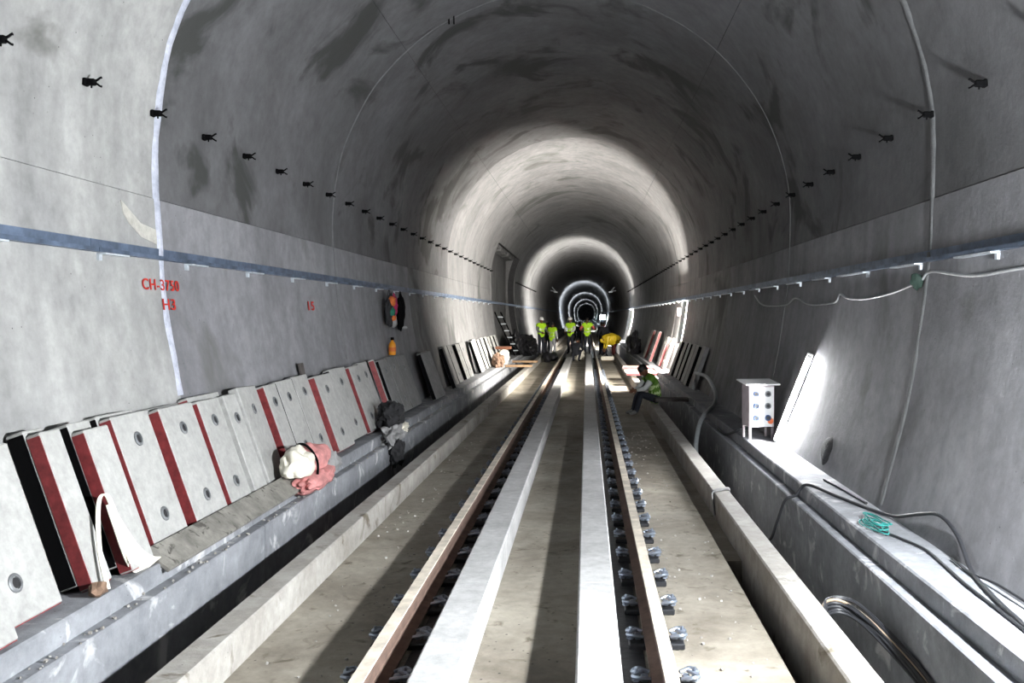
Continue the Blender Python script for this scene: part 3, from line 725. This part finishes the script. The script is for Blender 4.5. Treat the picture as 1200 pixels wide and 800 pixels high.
# pale mortar smear beside the left joint
mb = MB(); q = [(6.86, 2.70), (6.95, 2.655), (7.15, 2.55), (7.40, 2.52), (7.40, 2.40), (7.15, 2.44), (6.97, 2.53), (6.89, 2.60)]
mb.add([(-(wall_x(z)-.010), y, z) for y, z in q]+[(-(wall_x(z)+.004), y, z) for y, z in q], [tuple(range(8))]+[(i, (i+1) % 8, (i+1) % 8+8, i+8) for i in range(8)])
mb.build('mortar_smear', M['mortar'], wl)
# plank over the drain beside the seated worker
tag(MB().cbox((2.22, 18.1, .125), (1.0, .26, .07), .01, Matrix.Rotation(.1, 3, 'Z')).build('timber_plank', M['edge_grey']), 'dark plank bridging the drain behind the seated worker', 'plank')
# drooping hose
pts = spline([(2.62, 18.6, .62), (2.72, 17.6, .60), (2.74, 16.6, .36), (2.60, 15.9, .22), (2.40, 15.0, .24), (2.12, 13.9, .17), (1.95, 13.1, -.10), (1.92, 12.6, -.40)], 8)
tag(MB().tube(pts, .035, 10).build('hose', M['hose'], None, True), 'thick pale hose drooping from the bench into the drain', 'hose')
# rag around the kerb
t = tag(empty('kerb_rag', (1.745, 9.25, 0)), 'grey rag tied around the kerb like a band', 'rag')
pts = [(1.645, 9.05, -.20), (1.640, 9.12, -.05), (1.652, 9.2, .008), (1.745, 9.27, .016), (1.835, 9.34, .010), (1.85, 9.36, -.05), (1.846, 9.37, -.12)]
MB().ribbon(spline(pts, 5), Vector((0.008, .05, 0)), .012).build('band', M['cloth_grey'], t, True)
# cables
def cable(pts, r, mat, lab, k=8, cat='cable', grp=None):
    return tag(MB().tube(spline(pts, k), r, 8).build('cable', M[mat], None, True), lab, cat, grp)
cable([(2.44, 12.1, .30), (2.36, 12.2, .23), (2.36, 12.9, .105), (2.345, 13.3, .10), (2.345, 13.6, .10)], .018, 'cable', 'dark cable running along the bench rim to the socket box')
cable([(2.10, 9.6, -.50), (2.16, 8.9, -.42), (2.20, 8.7, -.20), (2.25, 8.55, .05), (2.34, 8.5, .11), (2.42, 8.4, .228), (2.55, 7.9, .226), (2.68, 7.35, .226), (2.76, 7.0, .245), (2.78, 6.55, .36), (2.80, 6.2, .43), (2.80, 5.9, .36), (2.74, 5.55, .235), (2.66, 5.1, .225), (2.60, 4.6, .225), (2.5, 3.8, .225)], .014, 'cable', 'dark cable climbing out of the drain and looping against the wall')
cable([(2.52, 6.65, .222), (2.60, 6.4, .222), (2.66, 6.1, .222), (2.64, 5.75, .222), (2.60, 5.3, .222), (2.58, 4.7, .222), (2.54, 3.9, .222)], .009, 'cable', 'thin dark cable running from the teal rope along the bench')
cable([(2.74, 5.85, .226), (2.72, 5.5, .23), (2.745, 5.2, .25), (2.755, 4.7, .25)], .008, 'cable', 'thin dark cable lying along the foot of the wall')
cable([(2.66, 8.7, .222), (2.70, 8.2, .224), (2.73, 7.6, .222)], .011, 'cable', 'short dark cable offcut at the wall foot below the rough patch')
# teal rope tangle
mb = MB()
for k in range(5):
    c = Vector((2.52+.015*k, 6.75+.03*k, .223+.006*k)); pts = []
    for i in range(9):
        an = 2*math.pi*i/9; rr = 1+.35*random.uniform(-1, 1)
        pts.append(c+Vector((.06*rr*math.cos(an), .20*rr*math.sin(an), .006*random.random())))
    mb.tube(spline(pts, 4, True), .006, 6, True)
tag(mb.build('rope_tangle', M['teal'], None, True), 'small tangle of teal rope lying on the bench', 'rope')
# cable coil in the drain
t = tag(empty('cable_coil', (2.06, 5.0, -.6)), 'large coil of dark and tan cables standing in the drain', 'cable coil')
base = [(1.875, 5.75, -.10), (1.98, 6.02, -.08), (2.12, 5.95, -.10), (2.22, 5.55, -.16), (2.26, 5.0, -.24), (2.22, 4.5, -.32), (2.08, 4.2, -.40), (1.95, 4.4, -.42), (1.88, 5.0, -.34)]
for k in range(9):
    pts = [Vector(p)+Vector((random.uniform(-.014, .014)-.003*k+.02, random.uniform(-.025, .025)-.010*k, random.uniform(-.012, .012)-.009*k)) for p in base]
    for p in pts: p.x = min(max(p.x, 1.86), 2.285)
    MB().tube(spline(pts, 6, True), .010, 6, True).build('loop', M['cable_tan'] if k in (2,) else M['cable'], t, True)
# sagging wire below the right tray
def wx(z): return wall_x(z)-.012
P = [(3.6, 2.13), (5.6, 2.12), (6.5, 2.10), (7.3, 2.17), (7.55, 2.10), (8.2, 2.02), (9.0, 1.98), (9.6, 2.0), (9.9, 2.05), (10.1, 1.96), (11.2, 1.95), (12.0, 2.05), (12.6, 1.96), (14.2, 1.98), (15.0, 2.15)]
cable([(wx(z), y, z) for y, z in P], .012, 'wire', 'pale wire sagging below the cable tray over the glowing tube', 6)
tag(MB().lump((wall_x(2.13)-.05, 7.52, 2.10), (.10, .10, .14), 91, .3, 2, 3).build('tape_wrap', plain('dark_green_tape', (.09, .17, .14), .8), None, True), 'dark green tape bundle where the sagging wire meets the ring joint', 'tape')
# grit on the floor and benches
mb = MB()
for k in range(420):
    z0 = random.random()
    if z0 < .35: x, y, z = random.uniform(-2.40, -2.31), random.uniform(4, 18), .08
    else: x, y, z = random.choice((random.uniform(-1.6, -.95), random.uniform(.98, 1.48))), random.uniform(4, 16), ZF
    r = random.uniform(.004, .012); a = random.random()*6
    mb.box((x, y, z+r*.5), (r*1.6, r*1.3, r*1.2), Matrix.Rotation(a, 3, 'Z') @ Matrix.Rotation(.4, 3, 'X'))
o = mb.build('grit', M['curb']); o['kind'] = 'stuff'; o['label'] = 'loose crumbs of concrete grit on the slab and benches'; o['category'] = 'grit'

# ------------------------------------------------------------------ lettering painted on the left wall
def lettering(txt, y, z, size, par, wide=1.0):
    fc = bpy.data.curves.new('lettering', 'FONT'); fc.body = txt; fc.size = size; fc.align_x = 'CENTER'; fc.align_y = 'CENTER'; fc.extrude = .0015; fc.offset = size*.012; fc.space_character = 1.12
    tmp = bpy.data.objects.new('tmp', fc); C.objects.link(tmp)
    me = bpy.data.meshes.new_from_object(tmp.evaluated_get(bpy.context.evaluated_depsgraph_get()))
    bpy.data.objects.remove(tmp)
    for v in me.vertices:
        yy = y+v.co.x*wide; zz = z+v.co.y
        v.co = Vector((-(wall_x(zz)-.013-v.co.z), yy, zz))-wloc(par)
    me.materials.clear(); me.materials.append(M['paint_red'])
    o = bpy.data.objects.new('lettering', me); C.objects.link(o); o.parent = par; o['label'] = 'red painted lettering on the wall'
lettering('CH-3750', 7.40, 2.06, .125, wl, 1.25)
lettering('H3', 7.50, 1.90, .13, wl, 1.5)
lettering('15', 11.35, 1.93, .16, wl, 1.9)

# ------------------------------------------------------------------ people
def mirror(p): return (-p[0], p[1], p[2])
STAND = dict(pelvis=(0, .01, .95), spine=(0, .01, 1.13), chest=(0, .01, 1.32), neck=(0, 0, 1.475), head=(0, -.02, 1.60),
    sh=(-.18, .01, 1.40), el=(-.25, .03, 1.13), wr=(-.22, -.10, .90), hip=(-.09, .01, .90), kn=(-.10, -.02, .50), an=(-.11, .02, .085), toe=(-.13, -.15, .045))
def person(label, mats, loc, rz, pose=None, helmet=False, vest=None, hood=None, bulk=1, group='workers in the tunnel'):
    """one continuous skinned body; pose overrides joints, keys with _r set the right side"""
    J = dict(STAND); J.update(pose or {})
    for k in ('sh', 'el', 'wr', 'hip', 'kn', 'an', 'toe'): J.setdefault(k+'_r', mirror(J[k]))
    J = {k: Vector(v) for k, v in J.items()}
    rad = dict(pelvis=(.155, .125), spine=(.145, .115), chest=(.165, .125), neck=(.058, .058), sh=(.078, .078), el=(.052, .052), wr=(.034, .030), hip=(.095, .095), kn=(.066, .066), an=(.05, .055), toe=(.05, .038))
    order = ['pelvis', 'spine', 'chest', 'neck'] + [a+b for b in ('', '_r') for a in ('sh', 'el', 'wr', 'hip', 'kn', 'an', 'toe')]
    idx = {k: i for i, k in enumerate(order)}
    E = [('pelvis', 'spine'), ('spine', 'chest'), ('chest', 'neck')]
    for b in ('', '_r'): E += [('chest', 'sh'+b), ('sh'+b, 'el'+b), ('el'+b, 'wr'+b), ('pelvis', 'hip'+b), ('hip'+b, 'kn'+b), ('kn'+b, 'an'+b), ('an'+b, 'toe'+b)]
    me = bpy.data.meshes.new('tmp'); me.from_pydata([J[k] for k in order], [(idx[a], idx[b]) for a, b in E], [])
    tmp = bpy.data.objects.new('tmp', me); C.objects.link(tmp)
    tmp.modifiers.new('s', 'SKIN')
    if not me.skin_vertices:
        bpy.context.view_layer.objects.active = tmp; bpy.ops.mesh.customdata_skin_add()
    for k in order:
        sv = me.skin_vertices[0].data[idx[k]]; b_ = bulk if k in ('pelvis', 'spine', 'chest', 'sh', 'sh_r') else 1; sv.radius = tuple(q*b_ for q in rad[k.replace('_r', '')]); sv.use_root = (k == 'pelvis')
    tmp.modifiers['s'].use_smooth_shade = True
    m2 = tmp.modifiers.new('u', 'SUBSURF'); m2.levels = 2; m2.render_levels = 2
    bm_ = bpy.data.meshes.new_from_object(tmp.evaluated_get(bpy.context.evaluated_depsgraph_get()))
    bpy.data.objects.remove(tmp)
    V = [v.co.copy() for v in bm_.vertices]; F = [tuple(p.vertices) for p in bm_.polygons]; bpy.data.meshes.remove(bm_)
    segs = [('shirt', 'pelvis', 'spine'), ('shirt', 'spine', 'chest'), ('skin', 'neck', 'neck')]
    for b in ('', '_r'): segs += [('shirt', 'chest', 'sh'+b), ('sleeve', 'sh'+b, 'el'+b), ('sleeve', 'el'+b, 'wr'+b), ('trouser', 'pelvis', 'hip'+b), ('trouser', 'hip'+b, 'kn'+b), ('trouser', 'kn'+b, 'an'+b), ('boot', 'an'+b, 'toe'+b)]
    def near(p):
        best = (9, 'shirt')
        for m, a, b in segs:
            A, B = J[a], J[b]; d = B-A; t = 0 if d.length < 1e-5 else max(0, min(1, (p-A).dot(d)/d.length_squared))
            dist = (p-(A+d*t)).length - (.05 if m in ('shirt',) else 0)
            if dist < best[0]: best = (dist, m)
        return best[1]
    slot = dict(shirt=0, sleeve=0, trouser=1, boot=2, skin=3)
    mb = MB(); mb.v = V; mb.f = F; cats = [near(sum((V[i] for i in f), Vector())/len(f)) for f in F]; mb.m = [slot[c] for c in cats]
    torso = [f for f, c in zip(F, cats) if c == 'shirt']
    # head with face
    hc = J['head']; ax = (hc-J['neck']).normalized(); right = Vector((1, 0, 0)); fwd = ax.cross(right).normalized()*1.0
    if fwd.y > 0 and abs(fwd.y) > .3: fwd = -fwd
    right = fwd.cross(ax)
    fr = Matrix((right, -fwd, ax)).transposed()          # local -y is the face
    def hp(x, y, z): return hc+fr @ Vector((x, y, z))
    bmh = bmesh.new(); bmesh.ops.create_uvsphere(bmh, u_segments=20, v_segments=14, radius=1); bmh.verts.index_update()
    hv = []
    for v in bmh.verts:
        x, y, z = v.co
        wv = .078*(1-.18*max(0, -z)); dv = .098*(1-.10*max(0, -z)*(1 if y > 0 else 0))
        p = Vector((x*wv, y*dv, z*.122))
        if y < -.5 and abs(x) < .28 and -.45 < z < .12: p.y -= .020*(1-abs(x)/.28)*(.5-z)          # nose
        if y < -.6 and -.72 < z < -.5: p.y -= .004                                              # lips and chin
        hv.append(hp(*p))
    mb.add(hv, [tuple(v.index for v in f.verts) for f in bmh.faces], 3); bmh.free()
    for k in (-1, 1):
        mb.lathe([(.012, 0), (.012, .004), (.004, .007)], hp(k*.03, -.088, .0), fr @ Vector((k*.25, -1, 0)), 8, 4)       # eyes
        mb.lathe([(.026, 0), (.028, .008), (.012, .014)], hp(k*.072, .01, -.01), fr @ Vector((k, .2, 0)), 10, 3)          # ears
    mb.cbox(hp(0, -.088, -.062), (.042, .008, .008), .002, fr, 5)                                                       # mouth
    # hands: palm and five fingers rooted in it
    for b, k in (('', -1), ('_r', 1)):
        wv = J['wr'+b]; d = (wv-J['el'+b]).normalized(); sd = d.cross(Vector((k, 0, .2))).normalized(); pn = sd.cross(d).normalized()
        hr = Matrix((sd, pn, d)).transposed()
        mb.cbox(wv+d*.055, (.075, .030, .10), .012, hr, 3)
        for i, L in enumerate((.062, .075, .070, .055)):
            r0 = wv+d*.095+sd*(-.028+.0185*i)
            mb.tube([r0-d*.02, r0+d*L*.45+pn*k*.004, r0+d*L*.8+pn*k*.022, r0+d*L*.95+pn*k*.040], [.0095, .009, .0085, .006], 6, mi=3)
        r0 = wv+d*.035-sd*.034
        mb.tube([r0+sd*.02, r0-sd*.02+d*.02, r0-sd*.03+d*.05+pn*k*.012], [.012, .011, .008], 6, mi=3)
    rot = Matrix.Rotation(rz, 3, 'Z'); L0 = Vector(loc)
    t = tag(empty('person', L0), label, 'person', group)
    def place(m): m.v = [L0+rot @ p for p in m.v]; return m
    place(mb).build('body', [M[mats[0]], M[mats[1]], M[mats[2]], M['skin'], M['hair'], M['shirt_pink']], t, True)
    # headgear
    hb = MB(); n = 18
    if helmet:
        prof = [(.118, .0), (.116, .03), (.104, .07), (.078, .105), (.04, .124), (.008, .128)]
    else:
        prof = [(.094, -.01), (.098, .03), (.088, .07), (.066, .098), (.035, .113), (.006, .117)]
    vs = []; fs = []
    for r, h in prof:
        for i in range(n):
            an = 2*math.pi*i/n; dz = (-.055*max(0, math.sin(an)) if (not helmet and h < .02) else 0)
            vs.append(hp(r*.86*math.cos(an), r*1.06*math.sin(an)+.004, h+.012+dz+(.025 if helmet else 0)))
    for j in range(len(prof)-1):
        for i in range(n): fs.append((j*n+i, j*n+(i+1) % n, (j+1)*n+(i+1) % n, (j+1)*n+i))
    fs.append(tuple(range((len(prof)-1)*n, len(prof)*n))); fs.append(tuple(range(n-1, -1, -1)))
    hb.add(vs, fs)
    hm = hood or ('helmet' if helmet else 'hair')
    hobj = place(hb).build('helmet' if helmet else ('hood' if hood else 'hair'), M[hm], t, True)
    if helmet:
        bb = MB(); bb.cbox(hp(0, -.125, .042), (.15, .09, .012), .004, fr); place(bb).build('brim', M['helmet'], hobj, True)
    if vest:
        used = sorted({i for f in torso for i in f}); mp = {i: j for j, i in enumerate(used)}
        nrm = {i: Vector() for i in used}
        for f in torso:
            a, b_, c = V[f[0]], V[f[1]], V[f[2]]; nn = (b_-a).cross(c-a).normalized()
            for i in f: nrm[i] += nn
        vb = MB(); fm = []
        ax0, ax1 = J['pelvis'], J['neck']; dd = ax1-ax0
        tf = [tuple(mp[i] for i in f) for f in torso]
        vs = [V[i]+(nrm[i].normalized() if nrm[i].length > 0 else Vector())*.016 for i in used]
        vs2 = [V[i]+(nrm[i].normalized() if nrm[i].length > 0 else Vector())*.004 for i in used]
        for f in tf:
            c = sum((vs[i] for i in f), Vector())/len(f); h = (c-ax0).dot(dd)/dd.length_squared
            m_ = 1 if (.16 < h < .27 or .44 < h < .54) else 0
            fm.append(m_)
        vb.v = vs; vb.f = tf; vb.m = fm
        place(vb).build('vest', [M[vest], M['reflect']], t, True)
    return t
F0 = ZF
BENTARM = dict(el=(-.25, -.05, 1.15), wr=(-.16, -.28, 1.06))
person('worker in a white helmet and grey shirt with a yellow-green vest beside the dark heap', ('shirt_grey', 'trouser_dark', 'boot'), (-1.75, 41.2, .0), R(35), BENTARM, True, 'vest')
person('bareheaded worker in pale trousers and bright yellow-green vest standing on the slab', ('shirt_white', 'trouser_pale', 'boot'), (-1.30, 43.0, F0), R(150), dict(el_r=(.27, -.06, 1.16), wr_r=(.24, -.30, 1.02), kn=(-.10, -.06, .5), an=(-.11, .08, .085), toe=(-.13, -.09, .045)), False, 'vest')
person('dark-clothed worker close behind the one in pale trousers', ('shirt_dark', 'trouser_dark', 'boot'), (-1.58, 43.9, F0), R(20), None, False)
person('worker in a white helmet and pale shirt on the guard beam', ('shirt_white', 'trouser_dark', 'boot'), (-.43, 42.6, .0), R(-25), BENTARM, True, 'vest')
person('dark-clothed worker between the white helmet and the pink shirt', ('shirt_dark', 'trouser_dark', 'boot'), (-.02, 46.0, F0), R(10), None, False)
person('worker in a pink shirt and green vest with bent arms on the guard beam', ('shirt_pink', 'trouser_dark', 'boot'), (.37, 42.6, .0), R(-8), dict(el=(-.34, -.05, 1.16), wr=(-.24, -.28, 1.16), el_r=(.36, -.03, 1.18), wr_r=(.42, -.26, 1.2)), False, 'vest')
person('dark-clothed worker standing behind the pink shirt beside the rail', ('shirt_dark', 'trouser_dark', 'boot'), (1.14, 46.4, F0), R(-20), None, False)
person('dark-clothed worker standing in front of the flood light', ('shirt_dark', 'trouser_dark', 'boot'), (1.22, 45.2, F0), R(15), None, False)
BEND = dict(pelvis=(0, .12, .86), spine=(0, -.06, .97), chest=(0, -.27, .99), neck=(0, -.43, .93), head=(0, -.54, .87), sh=(-.19, -.32, .97), el=(-.22, -.36, .70), wr=(-.14, -.44, .46), hip=(-.10, .12, .82), kn=(-.12, .0, .46), an=(-.13, .06, .085), toe=(-.15, -.11, .045))
yw = person('worker in a yellow raincoat bending down over the slab', ('yellow', 'trouser_red', 'boot'), (1.62, 43.0, F0), R(-75), BEND, False, None, 'yellow', 1.75)
MB().lump((1.50, 43.0, F0+.90), (.92, .62, .56), 141, .22, 1.5, 4, octv=2.5).build('raincoat', M['yellow'], yw, True)
SQUAT = dict(pelvis=(0, .12, .38), spine=(0, .05, .54), chest=(0, -.08, .70), neck=(0, -.17, .82), head=(0, -.24, .93), sh=(-.18, -.10, .76), el=(-.22, -.32, .56), wr=(-.10, -.46, .44), hip=(-.10, .08, .36), kn=(-.15, -.24, .50), an=(-.13, .0, .085), toe=(-.15, -.16, .045))
person('dark-clothed worker squatting between the guard beams beside the white sack', ('shirt_dark', 'trouser_dark', 'boot'), (-.14, 39.6, F0), R(160), SQUAT, False)
for x, y, d, sd_, lab in ((-1.2, 40.6, (.5, .7, .42), 101, 'dark tool bag on the slab before the worker in pale trousers'), (-1.4, 39.2, (.36, .9, .5), 107, 'dark bundle on the slab beside the covered heap')):
    tag(MB().lump((x, y, ZF+d[2]*.42), d, sd_, .25, 1.6, 3, ZF+.002).build('tool_bag', M['tarp'], None, True), lab, 'bag')
SIT = dict(pelvis=(0, 0, .135), spine=(0, -.03, .30), chest=(0, -.11, .47), neck=(0, -.20, .60), head=(0, -.28, .70), sh=(-.18, -.13, .54), el=(-.22, -.30, .34), wr=(-.10, -.44, .30), hip=(-.10, -.03, .11), kn=(-.13, -.36, .22), an=(-.12, -.46, -.14), toe=(-.13, -.62, -.18))
person('worker in a green vest sitting hunched on the kerb', ('shirt_white', 'trouser_dark', 'boot_grey'), (1.78, 18.4, .0), R(-78), SIT, False, 'vest_dull')
